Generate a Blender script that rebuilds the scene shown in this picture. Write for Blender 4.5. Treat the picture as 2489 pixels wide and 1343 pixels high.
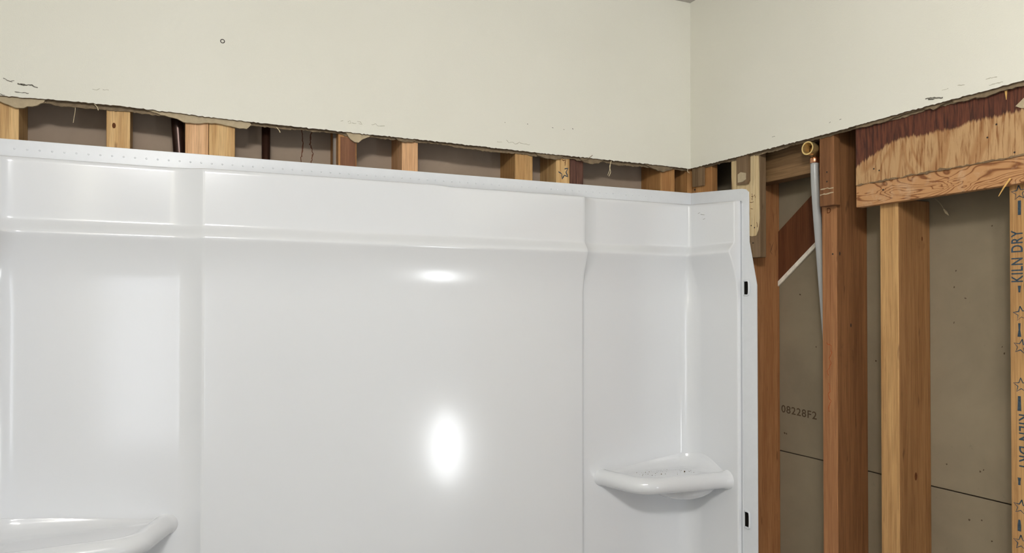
import bpy, bmesh, math, random
from mathutils import Vector, Matrix
random.seed(7)
for o in list(bpy.data.objects):
    bpy.data.objects.remove(o)
SC = bpy.context.scene
COL = SC.collection

# ------------------------------------------------------------------ camera
W, H, F = 2489.0, 1343.0, 1800.0
YAW, PITCH = math.radians(24.32), math.radians(0.6)
CAM = Vector((-1.23, -1.58, 1.63))
CZ = CAM.z
SHIFT = 78.5 - F * math.tan(PITCH)
cd = bpy.data.cameras.new('camera')
cd.sensor_fit = 'HORIZONTAL'; cd.sensor_width = 36.0
cd.lens = 36.0 * F / W
cd.shift_y = SHIFT / W
cd.clip_start = 0.02
co = bpy.data.objects.new('camera', cd); COL.objects.link(co)
co.location = CAM
co.rotation_euler = (math.pi / 2 + PITCH, 0, -YAW)
SC.camera = co

# ------------------------------------------------------------------ world, lights, exposure
SC.view_settings.view_transform = 'Standard'
SC.view_settings.look = 'None'
SC.view_settings.gamma = 1.0
SC.view_settings.exposure = 0.07
SC.view_settings.use_curve_mapping = False
world = bpy.data.worlds.new('world'); SC.world = world
world.use_nodes = True
wb = world.node_tree.nodes['Background']
wb.inputs['Color'].default_value = (0.90, 0.95, 1.0, 1)
wb.inputs['Strength'].default_value = 0.48

def lamp(name, typ, loc, energy, color, **kw):
    d = bpy.data.lights.new(name, typ)
    d.energy = energy; d.color = color
    for k, v in kw.items():
        setattr(d, k, v)
    o = bpy.data.objects.new(name, d); COL.objects.link(o)
    o.location = loc
    return o

def aim(o, target):
    o.rotation_euler = (Vector(target) - o.location).to_track_quat('-Z', 'Y').to_euler()

for bx_, by_ in ((-1.38, -1.80), (-1.16, -1.91), (-1.27, -1.74)):
    lamp('ceiling_bulb', 'POINT', (bx_, by_, 2.37), 15.0, (1.0, 0.99, 0.97), shadow_soft_size=0.05)
wl = lamp('low_window_daylight', 'AREA', (0.16, -2.40, 0.86), 3.4, (0.95, 0.98, 1.0), shape='ELLIPSE', size=0.21, size_y=0.40)
aim(wl, (-0.67, 0, 1.30))
w2 = lamp('rear_window_daylight', 'AREA', (-1.59, -3.0, 1.32), 6.5, (0.88, 0.92, 1.0), shape='RECTANGLE', size=0.76, size_y=0.90)
aim(w2, (-1.59, 0, 1.32))

# ------------------------------------------------------------------ projection helpers (photo pixel -> point on a real plane)
_R = co.rotation_euler.to_matrix()
def ray(px, py):
    return _R @ Vector(((px - W / 2) / F, (H / 2 - py + SHIFT) / F, -1.0))
def on_y(px, py, y):
    d = ray(px, py); return CAM + d * ((y - CAM.y) / d.y)
def on_x(px, py, x):
    d = ray(px, py); return CAM + d * ((x - CAM.x) / d.x)

# ------------------------------------------------------------------ materials
def lin(r, g, b):
    f = lambda c: (c / 255 / 12.92) if c / 255 <= 0.04045 else ((c / 255 + 0.055) / 1.055) ** 2.4
    return (f(r), f(g), f(b), 1.0)

def base_mat(name, rough=0.6, spec=0.5):
    m = bpy.data.materials.new(name); m.use_nodes = True
    nt = m.node_tree; b = nt.nodes['Principled BSDF']
    b.inputs['Roughness'].default_value = rough
    b.inputs['Specular IOR Level'].default_value = spec
    return m, nt, b

def noise(nt, scale, detail=4, rough=0.6, dist=0.0, vec=None):
    n = nt.nodes.new('ShaderNodeTexNoise')
    n.inputs['Scale'].default_value = scale; n.inputs['Detail'].default_value = detail
    n.inputs['Roughness'].default_value = rough; n.inputs['Distortion'].default_value = dist
    if vec is not None: nt.links.new(vec, n.inputs['Vector'])
    return n

def ramp(nt, fac, stops):
    r = nt.nodes.new('ShaderNodeValToRGB')
    el = r.color_ramp.elements
    while len(el) < len(stops): el.new(0.5)
    for e, (p, c) in zip(el, stops):
        e.position = p; e.color = c
    nt.links.new(fac, r.inputs['Fac'])
    return r

def bump(nt, b, height, strength, dist):
    n = nt.nodes.new('ShaderNodeBump')
    n.inputs['Strength'].default_value = strength; n.inputs['Distance'].default_value = dist
    nt.links.new(height, n.inputs['Height']); nt.links.new(n.outputs['Normal'], b.inputs['Normal'])

def coords(nt, scale=(1, 1, 1), rot=(0, 0, 0), rnd=True):
    tc = nt.nodes.new('ShaderNodeTexCoord')
    mp = nt.nodes.new('ShaderNodeMapping')
    mp.inputs['Scale'].default_value = scale; mp.inputs['Rotation'].default_value = rot
    if rnd:
        oi = nt.nodes.new('ShaderNodeObjectInfo')
        ad = nt.nodes.new('ShaderNodeVectorMath'); ad.operation = 'ADD'
        ml = nt.nodes.new('ShaderNodeMath'); ml.operation = 'MULTIPLY'; ml.inputs[1].default_value = 37.0
        nt.links.new(oi.outputs['Random'], ml.inputs[0])
        nt.links.new(tc.outputs['Object'], ad.inputs[0]); nt.links.new(ml.outputs[0], ad.inputs[1])
        nt.links.new(ad.outputs[0], mp.inputs['Vector'])
    else:
        nt.links.new(tc.outputs['Object'], mp.inputs['Vector'])
    return mp.outputs['Vector']

def mix(nt, fac, a, b_, mode='MIX'):
    n = nt.nodes.new('ShaderNodeMix'); n.data_type = 'RGBA'; n.blend_type = mode
    if isinstance(fac, float): n.inputs['Factor'].default_value = fac
    else: nt.links.new(fac, n.inputs['Factor'])
    for s, v in ((n.inputs[6], a), (n.inputs[7], b_)):
        if isinstance(v, tuple): s.default_value = v
        else: nt.links.new(v, s)
    return n.outputs[2]

def wood(name, c_light, c_mid, c_dark, axis='Z', grain=70.0, rough=0.62, blotch=0.35, streak=0.5):
    """sawn softwood: fibres along axis, broad growth bands, darker specks"""
    m, nt, b = base_mat(name, rough, 0.3)
    s = {'Z': (1, 1, .035), 'Y': (1, .035, 1), 'X': (.035, 1, 1)}[axis]
    v = coords(nt, s)
    n1 = noise(nt, grain, 5, 0.65, 0.6, v)
    n2 = noise(nt, grain * 5, 3, 0.6, 0.0, v)
    n3 = noise(nt, 16, 3, 0.5, 1.2, v)
    fib = ramp(nt, n1.outputs['Fac'], [(0.32, c_mid), (0.62, c_light)])
    band = ramp(nt, n3.outputs['Fac'], [(0.48, (1, 1, 1, 1)), (0.58, tuple([c_mid[i] / max(c_light[i], 1e-4) for i in range(3)]) + (1,))])
    c = mix(nt, streak, fib.outputs['Color'], band.outputs['Color'], 'MULTIPLY')
    v2 = coords(nt, {'Z': (1, 1, .3), 'Y': (1, .3, 1), 'X': (.3, 1, 1)}[axis])
    n4 = noise(nt, 26, 5, 0.7, 0.3, v2)
    sp = ramp(nt, n4.outputs['Fac'], [(0.62, (0, 0, 0, 1)), (0.74, (blotch,) * 3 + (1,))])
    c = mix(nt, sp.outputs['Color'], c, c_dark)
    ff = ramp(nt, n2.outputs['Fac'], [(0.36, (0.72, 0.69, 0.66, 1)), (0.56, (1, 1, 1, 1))])
    c = mix(nt, 0.8, c, ff.outputs['Color'], 'MULTIPLY')
    v3 = coords(nt, {'Z': (1, 1, .16), 'Y': (1, .16, 1), 'X': (.16, 1, 1)}[axis])
    n5 = noise(nt, 95, 2, 0.5, 0.0, v3)
    ds = ramp(nt, n5.outputs['Fac'], [(0.70, (0, 0, 0, 1)), (0.76, (0.55,) * 3 + (1,))])
    c = mix(nt, ds.outputs['Color'], c, c_dark)
    nt.links.new(c, b.inputs['Base Color'])
    bump(nt, b, n2.outputs['Fac'], 0.35, 0.0015)
    return m

M = {}
def paint_mat():
    m, nt, b = base_mat('cream_wall_paint', 0.55, 0.35)
    v = coords(nt, rnd=False)
    n1 = noise(nt, 420, 4, 0.6, 0.2, v)
    n2 = noise(nt, 3.0, 3, 0.5, 0.0, v)
    r = ramp(nt, n2.outputs['Fac'], [(0.3, lin(227, 225, 213)), (0.7, lin(231, 229, 218))])
    nt.links.new(r.outputs['Color'], b.inputs['Base Color'])
    bump(nt, b, n1.outputs['Fac'], 0.28, 0.0022)
    return m
M['paint'] = paint_mat()

def plain(name, col, rough=0.6, spec=0.4, var=0.12, scale=40, bmp=0.0, metallic=0.0):
    m, nt, b = base_mat(name, rough, spec)
    v = coords(nt)
    n1 = noise(nt, scale, 5, 0.65, 0.2, v)
    lo = tuple(c * (1 - var) for c in col[:3]) + (1,)
    hi = tuple(min(1, c * (1 + var)) for c in col[:3]) + (1,)
    r = ramp(nt, n1.outputs['Fac'], [(0.3, lo), (0.7, hi)])
    nt.links.new(r.outputs['Color'], b.inputs['Base Color'])
    b.inputs['Metallic'].default_value = metallic
    if bmp: bump(nt, b, n1.outputs['Fac'], bmp, 0.002)
    return m

def acrylic():
    m, nt, b = base_mat('gloss_white_plastic', 0.17, 0.5)
    v = coords(nt, rnd=False)
    n1 = noise(nt, 2.2, 2, 0.4, 0.0, v)
    n2 = noise(nt, 700, 2, 0.5, 0.0, v)
    r = ramp(nt, n1.outputs['Fac'], [(0.3, lin(230, 232, 235)), (0.7, lin(233, 235, 238))])
    nt.links.new(r.outputs['Color'], b.inputs['Base Color'])
    b.inputs['Coat Weight'].default_value = 0.4; b.inputs['Coat Roughness'].default_value = 0.10
    bump(nt, b, n2.outputs['Fac'], 0.02, 0.0004)
    return m
M['acrylic'] = acrylic()
M['flange'] = plain('satin_white_plastic', lin(228, 231, 235), 0.32, 0.4, 0.02)
M['ceiling'] = plain('ceiling_grey_paint', lin(196, 192, 186), 0.8, 0.2, 0.06, 120, 0.3)
M['core'] = plain('torn_gypsum_core', lin(124, 108, 88), 0.95, 0.1, 0.28, 160, 0.6)
M['paper'] = plain('torn_kraft_paper', lin(128, 112, 90), 0.95, 0.1, 0.25, 90, 0.5)
M['scrap'] = plain('dried_joint_compound', lin(182, 166, 138), 0.95, 0.1, 0.12, 70, 0.5)
M['floor'] = plain('grey_vinyl_floor', lin(120, 112, 102), 0.6, 0.3, 0.1, 12)
M['void_shade'] = plain('shade_black', lin(24, 21, 18), 0.9, 0.1, 0.2)  # black that stands in for the shade inside gaps and slots
def board_paper(name, c):
    m, nt, b = base_mat(name, 0.9, 0.15)
    v = coords(nt, rnd=False)
    n1 = noise(nt, 5, 5, 0.6, 0.3, v)
    n2 = noise(nt, 60, 4, 0.7, 0.4, v)
    lo = tuple(x * 0.86 for x in c[:3]) + (1,); hi = tuple(x * 1.1 for x in c[:3]) + (1,)
    r = ramp(nt, n1.outputs['Fac'], [(0.3, lo), (0.7, hi)])
    sp = ramp(nt, n2.outputs['Fac'], [(0.66, (0, 0, 0, 1)), (0.78, (0.35,) * 3 + (1,))])
    cc = mix(nt, sp.outputs['Color'], r.outputs['Color'], tuple(x * 0.55 for x in c[:3]) + (1,))
    nt.links.new(cc, b.inputs['Base Color'])
    return m
M['backing'] = board_paper('grey_board_paper', lin(137, 125, 105))
M['backing_dark'] = board_paper('brown_board_paper', lin(172, 154, 136))
M['pine'] = wood('yellow_pine', lin(222, 186, 132), lin(192, 150, 96), lin(110, 74, 42))
M['pine_pink'] = wood('pink_pine', lin(226, 182, 138), lin(206, 158, 112), lin(130, 84, 52), streak=0.3)
M['pine_gold'] = wood('golden_pine', lin(196, 156, 104), lin(168, 126, 78), lin(96, 64, 36), streak=0.35)
M['pine_orange'] = wood('orange_aged_pine', lin(190, 144, 92), lin(162, 114, 68), lin(84, 54, 28), streak=0.5)
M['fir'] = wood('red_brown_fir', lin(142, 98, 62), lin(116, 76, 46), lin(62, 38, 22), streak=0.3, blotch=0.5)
M['fir_light'] = wood('light_brown_fir', lin(168, 118, 76), lin(146, 98, 60), lin(84, 52, 30), streak=0.25, blotch=0.3)
M['pine_brown'] = wood('brown_pine', lin(158, 116, 74), lin(134, 94, 56), lin(76, 46, 26), streak=0.4)
M['walnut'] = wood('dark_brown_wood', lin(122, 78, 52), lin(98, 60, 40), lin(52, 30, 20), streak=0.4)
M['purple_brown'] = wood('purple_brown_wood', lin(112, 76, 62), lin(66, 42, 36), lin(40, 24, 20), grain=200)
M['brown_stain'] = wood('brown_stained_face', lin(140, 96, 66), lin(110, 70, 48), lin(60, 34, 22), streak=0.3)
M['brace'] = wood('dark_brace_wood', lin(112, 68, 42), lin(92, 54, 32), lin(54, 30, 18), axis='Z')
M['brace_white'] = plain('chipped_white_paint', lin(238, 232, 218), 0.8, 0.2, 0.15, 60)
M['block_h'] = wood('brown_blocking', lin(138, 108, 74), lin(106, 80, 52), lin(58, 40, 24), axis='Y', streak=0.6)
M['grey_wood'] = wood('weathered_grey_wood', lin(138, 114, 86), lin(112, 90, 66), lin(60, 44, 30), streak=0.4)
M['pale_wood'] = wood('pale_bare_wood', lin(220, 200, 160), lin(200, 174, 130), lin(110, 84, 54), streak=0.2, blotch=0.25)
M['iron'] = plain('dark_iron', lin(58, 40, 34), 0.28, 0.6, 0.2, 30, 0, 0.6)
M['copper'] = plain('tarnished_copper', lin(96, 66, 54), 0.3, 0.5, 0.15, 30, 0, 0.8)
M['conduit'] = plain('grey_metal_pipe', lin(170, 160, 150), 0.35, 0.5, 0.08, 30, 0, 0.3)
M['brass'] = plain('bright_brass', lin(232, 204, 140), 0.3, 0.5, 0.06, 30, 0, 0.75)
M['brass_dark'] = plain('shaded_brass', lin(120, 92, 56), 0.35, 0.5, 0.1, 30, 0, 0.9)  # darker copy of the brass, shade put into the colour
M['copper_ring'] = plain('copper_crimp', lin(206, 150, 116), 0.3, 0.5, 0.08, 30, 0, 1.0)
def pex():
    m, nt, b = base_mat('milky_tube_plastic', 0.3, 0.5)
    n1 = noise(nt, 12, 2, 0.5, 0.0, coords(nt))
    r = ramp(nt, n1.outputs['Fac'], [(0.3, lin(164, 165, 164)), (0.7, lin(176, 177, 176))])
    nt.links.new(r.outputs['Color'], b.inputs['Base Color'])
    b.inputs['Subsurface Weight'].default_value = 0.3
    b.inputs['Subsurface Radius'].default_value = (0.006, 0.006, 0.006)
    return m
M['pex'] = pex()
M['ink_blue'] = plain('faded_blue_ink', lin(58, 72, 84), 0.8, 0.1, 0.35, 300)
M['ink_grey'] = plain('grey_ink', lin(84, 70, 56), 0.85, 0.1, 0.25, 200)
M['ink_brown'] = plain('brown_stamp_ink', lin(96, 58, 34), 0.85, 0.1, 0.2, 200)
M['ink_red'] = plain('red_crayon', lin(150, 70, 38), 0.85, 0.1, 0.3, 200)
M['scratch'] = plain('grey_scratch', lin(112, 108, 98), 0.9, 0.1, 0.4, 300)
M['scratch_faint'] = plain('pale_grey_scratch', lin(188, 184, 168), 0.9, 0.1, 0.15, 300)
M['scuff_grey'] = plain('light_grey_scuff', lin(150, 150, 148), 0.8, 0.1, 0.3, 300)
M['fibre'] = plain('pale_paper_fibre', lin(206, 190, 158), 0.9, 0.1, 0.1)
M['straw'] = plain('straw_splinter', lin(206, 164, 98), 0.8, 0.2, 0.1)
M['nail'] = plain('rusty_nail', lin(48, 36, 30), 0.6, 0.4, 0.2)
M['dirt'] = plain('brown_crumb', lin(110, 90, 64), 0.9, 0.1, 0.3)

def plywood():
    """outer veneer: vertical ridged grain, an old dark stain with a ragged lower border"""
    m, nt, b = base_mat('stained_plywood', 0.65, 0.3)
    tc = nt.nodes.new('ShaderNodeTexCoord'); ob = tc.outputs['Object']
    mp = nt.nodes.new('ShaderNodeMapping'); mp.inputs['Scale'].default_value = (1, 1, 0.09)
    nt.links.new(ob, mp.inputs['Vector'])
    g = noise(nt, 210, 4, 0.6, 0.3, mp.outputs['Vector'])
    mp2 = nt.nodes.new('ShaderNodeMapping'); mp2.inputs['Scale'].default_value = (1, 1, 0.35)
    nt.links.new(ob, mp2.inputs['Vector'])
    fig = noise(nt, 14, 1, 0.4, 0.8, mp2.outputs['Vector'])
    sn = nt.nodes.new('ShaderNodeMath'); sn.operation = 'MULTIPLY'; sn.inputs[1].default_value = 34
    nt.links.new(fig.outputs['Fac'], sn.inputs[0])
    sn2 = nt.nodes.new('ShaderNodeMath'); sn2.operation = 'SINE'; nt.links.new(sn.outputs[0], sn2.inputs[0])
    figr = ramp(nt, sn2.outputs[0], [(0.35, lin(184, 148, 106)), (1.0, lin(166, 124, 82))])
    gr = ramp(nt, g.outputs['Fac'], [(0.36, lin(178, 140, 100)), (0.52, lin(255, 255, 255))])
    light = mix(nt, 0.75, figr.outputs['Color'], gr.outputs['Color'], 'MULTIPLY')
    gd = ramp(nt, g.outputs['Fac'], [(0.35, lin(60, 34, 26)), (0.62, lin(106, 60, 42))])
    # stain border: height rises with distance along the board
    sep = nt.nodes.new('ShaderNodeSeparateXYZ'); nt.links.new(ob, sep.inputs[0])
    edge = noise(nt, 9, 4, 0.6, 0.2, mp.outputs['Vector'])
    w = noise(nt, 200, 3, 0.6, 0.0, mp.outputs['Vector'])
    def mth(op, a, c):
        n = nt.nodes.new('ShaderNodeMath'); n.operation = op
        for i, q in enumerate((a, c)):
            if isinstance(q, (int, float)): n.inputs[i].default_value = q
            else: nt.links.new(q, n.inputs[i])
        return n.outputs[0]
    # border height (object z, 0 = bottom of veneer) from object y (0 at the left end, negative rightwards)
    cr = nt.nodes.new('ShaderNodeFloatCurve')
    yy = mth('MULTIPLY', sep.outputs['Y'], -2.5)          # 0..1 over 0.4 m
    nt.links.new(yy, cr.inputs['Value'])
    cv = cr.mapping.curves[0]
    PTS = [(0.0, 0.30), (0.128, 0.45), (0.215, 0.56), (0.385, 0.573), (0.54, 0.563), (0.67, 0.60), (1.0, 0.54)]
    cv.points[0].location = PTS[0]; cv.points[1].location = PTS[-1]
    for p in PTS[1:-1]: cv.points.new(*p)
    cr.mapping.update()
    hz = mth('MULTIPLY', cr.outputs['Value'], 0.125)
    hz = mth('ADD', hz, mth('MULTIPLY', mth('SUBTRACT', edge.outputs['Fac'], 0.5), 0.02))
    hz = mth('ADD', hz, mth('MULTIPLY', mth('SUBTRACT', w.outputs['Fac'], 0.5), 0.02))
    d = mth('SUBTRACT', sep.outputs['Z'], hz)
    msk = ramp(nt, mth('ADD', mth('MULTIPLY', d, 60.0), 0.5), [(0.35, (0, 0, 0, 1)), (0.65, (1, 1, 1, 1))])
    c = mix(nt, msk.outputs['Color'], light, gd.outputs['Color'])
    nt.links.new(c, b.inputs['Base Color'])
    bump(nt, b, g.outputs['Fac'], 0.5, 0.002)
    return m
M['plywood'] = plywood()

def swirl():
    m, nt, b = base_mat('swirled_inner_ply', 0.6, 0.3)
    v = coords(nt, (1, 0.2, 1), rnd=False)
    n = noise(nt, 24, 2, 0.45, 1.6, v)
    s = nt.nodes.new('ShaderNodeMath'); s.operation = 'MULTIPLY'; s.inputs[1].default_value = 88
    nt.links.new(n.outputs['Fac'], s.inputs[0])
    s2 = nt.nodes.new('ShaderNodeMath'); s2.operation = 'SINE'; nt.links.new(s.outputs[0], s2.inputs[0])
    r = ramp(nt, s2.outputs[0], [(0.25, lin(184, 138, 94)), (0.7, lin(168, 120, 76)), (1.0, lin(124, 78, 46))])
    n2 = noise(nt, 30, 4, 0.7, 0.3, coords(nt, rnd=False))
    sp = ramp(nt, n2.outputs['Fac'], [(0.52, (0, 0, 0, 1)), (0.72, (0.5,) * 3 + (1,))])
    c = mix(nt, sp.outputs['Color'], r.outputs['Color'], lin(200, 172, 142))
    nt.links.new(c, b.inputs['Base Color'])
    bump(nt, b, s2.outputs[0], 0.15, 0.001)
    return m
M['swirl'] = swirl()

# ------------------------------------------------------------------ object helpers
def link(name, me, mat=None, parent=None):
    o = bpy.data.objects.new(name, me); COL.objects.link(o)
    if mat is not None:
        for mm in (mat if isinstance(mat, (list, tuple)) else [mat]):
            me.materials.append(M[mm] if isinstance(mm, str) else mm)
    if parent is not None:
        o.parent = parent
        o.matrix_parent_inverse = parent.matrix_basis.inverted()
    return o

def from_bm(name, bm, mat=None, parent=None, origin=None, smooth=False):
    if origin is not None:
        bmesh.ops.translate(bm, verts=bm.verts, vec=-Vector(origin))
    bmesh.ops.recalc_face_normals(bm, faces=bm.faces)
    me = bpy.data.meshes.new(name); bm.to_mesh(me); bm.free()
    if smooth:
        for p in me.polygons: p.use_smooth = True
    o = link(name, me, mat)
    if origin is not None: o.location = origin
    if parent is not None:
        o.parent = parent
        o.matrix_parent_inverse = parent.matrix_basis.inverted()
    return o

def tag(o, label=None, cat=None, group=None, kind=None):
    if label: o['label'] = label
    if cat: o['category'] = cat
    if group: o['group'] = group
    if kind: o['kind'] = kind
    return o

def empty(name, loc):
    o = bpy.data.objects.new(name, None); COL.objects.link(o)
    o.empty_display_size = 0.05; o.location = loc
    return o

def add_box(bm, x0, x1, y0, y1, z0, z1, bev=0.0):
    vs = [bm.verts.new((x, y, z)) for x in (x0, x1) for y in (y0, y1) for z in (z0, z1)]
    idx = [(0, 1, 3, 2), (4, 6, 7, 5), (0, 4, 5, 1), (2, 3, 7, 6), (0, 2, 6, 4), (1, 5, 7, 3)]
    fs = [bm.faces.new([vs[i] for i in q]) for q in idx]
    if bev:
        es = list({e for f_ in fs for e in f_.edges})
        bmesh.ops.bevel(bm, geom=es, offset=bev, segments=2, affect='EDGES', profile=0.5)
    return vs

def box_obj(name, x0, x1, y0, y1, z0, z1, mat, parent=None, bev=0.0015):
    bm = bmesh.new(); add_box(bm, x0, x1, y0, y1, z0, z1, bev)
    return from_bm(name, bm, mat, parent, ((x0 + x1) / 2, (y0 + y1) / 2, z0))

def add_tube(bm, pts, rad, n=14, cap=True):
    """tube along points; rad a number or list"""
    pts = [Vector(p) for p in pts]
    rs = rad if isinstance(rad, (list, tuple)) else [rad] * len(pts)
    rings = []
    up = None
    for i, p in enumerate(pts):
        d = (pts[min(i + 1, len(pts) - 1)] - pts[max(i - 1, 0)]).normalized()
        if up is None:
            up = d.orthogonal().normalized()
        up = (up - d * up.dot(d)).normalized()
        side = d.cross(up)
        rings.append([bm.verts.new(p + (up * math.cos(a) + side * math.sin(a)) * rs[i]) for a in [2 * math.pi * k / n for k in range(n)]])
    for a, b_ in zip(rings, rings[1:]):
        for k in range(n):
            bm.faces.new((a[k], a[(k + 1) % n], b_[(k + 1) % n], b_[k]))
    if cap:
        bm.faces.new(rings[0][::-1]); bm.faces.new(rings[-1])

def catmull(pts, n=8):
    pts = [Vector(p) for p in pts]
    P = [pts[0] * 2 - pts[1]] + pts + [pts[-1] * 2 - pts[-2]]
    out = []
    for i in range(1, len(P) - 2):
        for k in range(n):
            t = k / n
            a, b_, c, d = P[i - 1], P[i], P[i + 1], P[i + 2]
            out.append(0.5 * ((2 * b_) + (c - a) * t + (2 * a - 5 * b_ + 4 * c - d) * t * t + (3 * b_ - a - 3 * c + d) * t ** 3))
    out.append(pts[-1])
    return out

def add_prism(bm, poly, off):
    """extrude a closed polygon of 3D points by vector off"""
    a = [bm.verts.new(p) for p in poly]
    b_ = [bm.verts.new(Vector(p) + Vector(off)) for p in poly]
    f1 = bm.faces.new(a); f2 = bm.faces.new(b_[::-1])
    n = len(a)
    sides = [bm.faces.new((a[i], b_[i], b_[(i + 1) % n], a[(i + 1) % n])) for i in range(n)]
    return f1, f2, sides

def add_ribbon(bm, pts, w, nrm, thick=0.0003):
    """flat pen stroke lying on a surface with normal nrm"""
    pts = [Vector(p) for p in pts]; nrm = Vector(nrm)
    L, R_ = [], []
    for i, p in enumerate(pts):
        d = (pts[min(i + 1, len(pts) - 1)] - pts[max(i - 1, 0)]).normalized()
        s = d.cross(nrm).normalized() * (w / 2 * (0.6 + 0.8 * random.random()))
        L.append(bm.verts.new(p + s + nrm * thick)); R_.append(bm.verts.new(p - s + nrm * thick))
    for i in range(len(pts) - 1):
        bm.faces.new((L[i], L[i + 1], R_[i + 1], R_[i]))

def interp(tab, x):
    if x <= tab[0][0]: return tab[0][1]
    for (a, b_), (c, d) in zip(tab, tab[1:]):
        if x <= c: return b_ + (d - b_) * (x - a) / (c - a)
    return tab[-1][1]

def sstep(t):
    t = max(0.0, min(1.0, t)); return t * t * (3 - 2 * t)

TH = 0.0127                      # drywall thickness
CEIL = CZ + 0.8060
XL = -1.555                      # left alcove wall
SF = 0.013                       # front plane of the back wall studs / of the furring on the right
SR = 0.032                       # front plane of the right wall studs
REAR = 0.1215                    # rear board face, right wall
REARB = 0.103

# ------------------------------------------------------------------ room shell
tag(box_obj('floor', XL - .2, 0.6, -3.2, 0.25, -0.05, 0.0, 'floor', bev=0), 'grey vinyl bathroom floor', kind='structure')
tag(box_obj('ceiling', XL - .2, 0.3, -2.6, 0.25, CEIL, CEIL + 0.02, 'ceiling', bev=0), 'grey painted ceiling, only a tip of it in the corner', kind='structure')
tag(box_obj('wall_left', XL - TH, XL, -2.6, TH, 0.0, CEIL, 'paint', bev=0), 'cream painted wall left of the alcove', kind='structure')

# cut edge of the painted board, measured along the photo and carried to the wall plane
edge_b = [on_y(px, py, 0.0) for px, py in ((-12, 231), (0, 232), (100, 240), (200, 248), (316, 260), (420, 273), (520, 286), (600, 295), (700, 306), (800, 316), (900, 327), (1000, 337), (1100, 348), (1200, 359), (1300, 370), (1400, 380.5), (1500, 391), (1600, 401), (1676, 410))]
EB = [(p.x, p.z) for p in edge_b]
edge_r = [on_x(px, py, 0.0) for px, py in ((1676, 410), (1740, 394), (1800, 379), (1880, 358), (1980, 333), (2050, 314), (2120, 294), (2220, 267), (2320, 240), (2400, 219), (2489, 195))]
ER = [(-p.y, p.z) for p in edge_r]
ER.append((1.9, ER[-1][1] + 0.01))

def cut_board(name, horiz, top, tab, s0, s1, mk, off, label):
    """painted board with a ragged lower cut; mk(s, z) -> point on the room face, off = vector to the back face"""
    n = int((s1 - s0) / 0.004)
    ss = [s0 + (s1 - s0) * i / n for i in range(n + 1)]
    low = [interp(tab, s) + random.gauss(0, 0.0005) for s in ss]
    bm = bmesh.new()
    fr = [bm.verts.new(mk(s, z)) for s, z in zip(ss, low)]
    bk = [bm.verts.new(Vector(mk(s, z + random.uniform(-.0012, .0012))) + Vector(off)) for s, z in zip(ss, low)]
    ft = [bm.verts.new(mk(s, top)) for s in ss]
    bt = [bm.verts.new(Vector(mk(s, top)) + Vector(off)) for s in ss]
    for i in range(n):
        bm.faces.new((fr[i], fr[i + 1], ft[i + 1], ft[i])).material_index = 0
        bm.faces.new((bk[i], bt[i], bt[i + 1], bk[i + 1])).material_index = 1
        bm.faces.new((fr[i], bk[i], bk[i + 1], fr[i + 1])).material_index = 1
        bm.faces.new((ft[i], ft[i + 1], bt[i + 1], bt[i])).material_index = 1
    bm.faces.new((fr[0], ft[0], bt[0], bk[0])); bm.faces.new((fr[-1], bk[-1], bt[-1], ft[-1]))
    o = from_bm(name, bm, ['paint', 'core'])
    return tag(o, label, kind='structure')

wb_ = cut_board('wall_back', True, CEIL, EB, XL, 0.0, lambda s, z: Vector((s, 0.0, z)), (0, TH, 0), 'cream painted drywall band above the shower surround, cut off raggedly')
wr_ = cut_board('wall_right', True, CEIL, ER, 0.0, 1.9, lambda s, z: Vector((0.0, -s, z)), (TH, 0, 0), 'cream painted drywall band above the bare studs, cut off raggedly')

def fringe(parent, tab, s0, s1, mk, nrm_off, depth, jit):
    """torn backing paper hanging below the cut"""
    bm = bmesh.new()
    n = int((s1 - s0) / 0.003); a = []; b_ = []
    hang = depth
    for i in range(n + 1):
        s = s0 + (s1 - s0) * i / n
        hang += random.gauss(0, jit); hang = max(0.002, min(hang, depth * 1.8)); hang += (depth - hang) * 0.06
        z = interp(tab, s)
        o1 = nrm_off
        a.append((bm.verts.new(mk(s, z + 0.002, o1)), bm.verts.new(mk(s, z + 0.002, o1 + .0022))))
        zz = z - hang - abs(random.gauss(0, 0.0007))
        b_.append((bm.verts.new(mk(s, zz, o1)), bm.verts.new(mk(s, zz, o1 + .0022))))
    for i in range(n):
        bm.faces.new((a[i][0], a[i + 1][0], b_[i + 1][0], b_[i][0]))
        bm.faces.new((a[i][1], b_[i][1], b_[i + 1][1], a[i + 1][1]))
        bm.faces.new((b_[i][0], b_[i + 1][0], b_[i + 1][1], b_[i][1]))
    return from_bm('torn_paper_edge', bm, 'paper', parent)
tag(fringe(wb_, EB, XL, 0.0, lambda s, z, o: Vector((s, o, z)), TH - .0024, .0050, .0006), 'ragged brown paper edge')
tag(fringe(wr_, ER, 0.0, 1.9, lambda s, z, o: Vector((o, -s, z)), TH - .0024, .0036, .0006), 'ragged brown paper edge')

def scrap(parent, outline, plane, axis, thick, mat='scrap', label=None):
    """loose flake hanging from the cut; outline in photo pixels on a real plane"""
    pts = []
    for px, py in outline:
        pts.append(on_y(px, py, plane) if axis == 'y' else on_x(px, py, plane))
    fine = []
    n = len(pts)
    for i in range(n):
        a, b_ = pts[i], pts[(i + 1) % n]
        k = max(1, int((b_ - a).length / 0.006))
        for j in range(k):
            q = a.lerp(b_, j / k)
            if 0 < j: q = q + Vector((0, 0, random.gauss(0, 0.0008)))
            fine.append(q)
    bm = bmesh.new()
    add_prism(bm, fine, (0, thick, 0) if axis == 'y' else (thick, 0, 0))
    return tag(from_bm('torn_plaster_flake', bm, mat, parent), label)
PL = TH - .0075
scrap(wb_, [(-10, 228), (60, 232), (112, 238), (106, 249), (90, 256), (66, 258), (58, 262), (36, 261), (20, 254), (0, 246), (-10, 243)], PL, 'y', .005)
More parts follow.
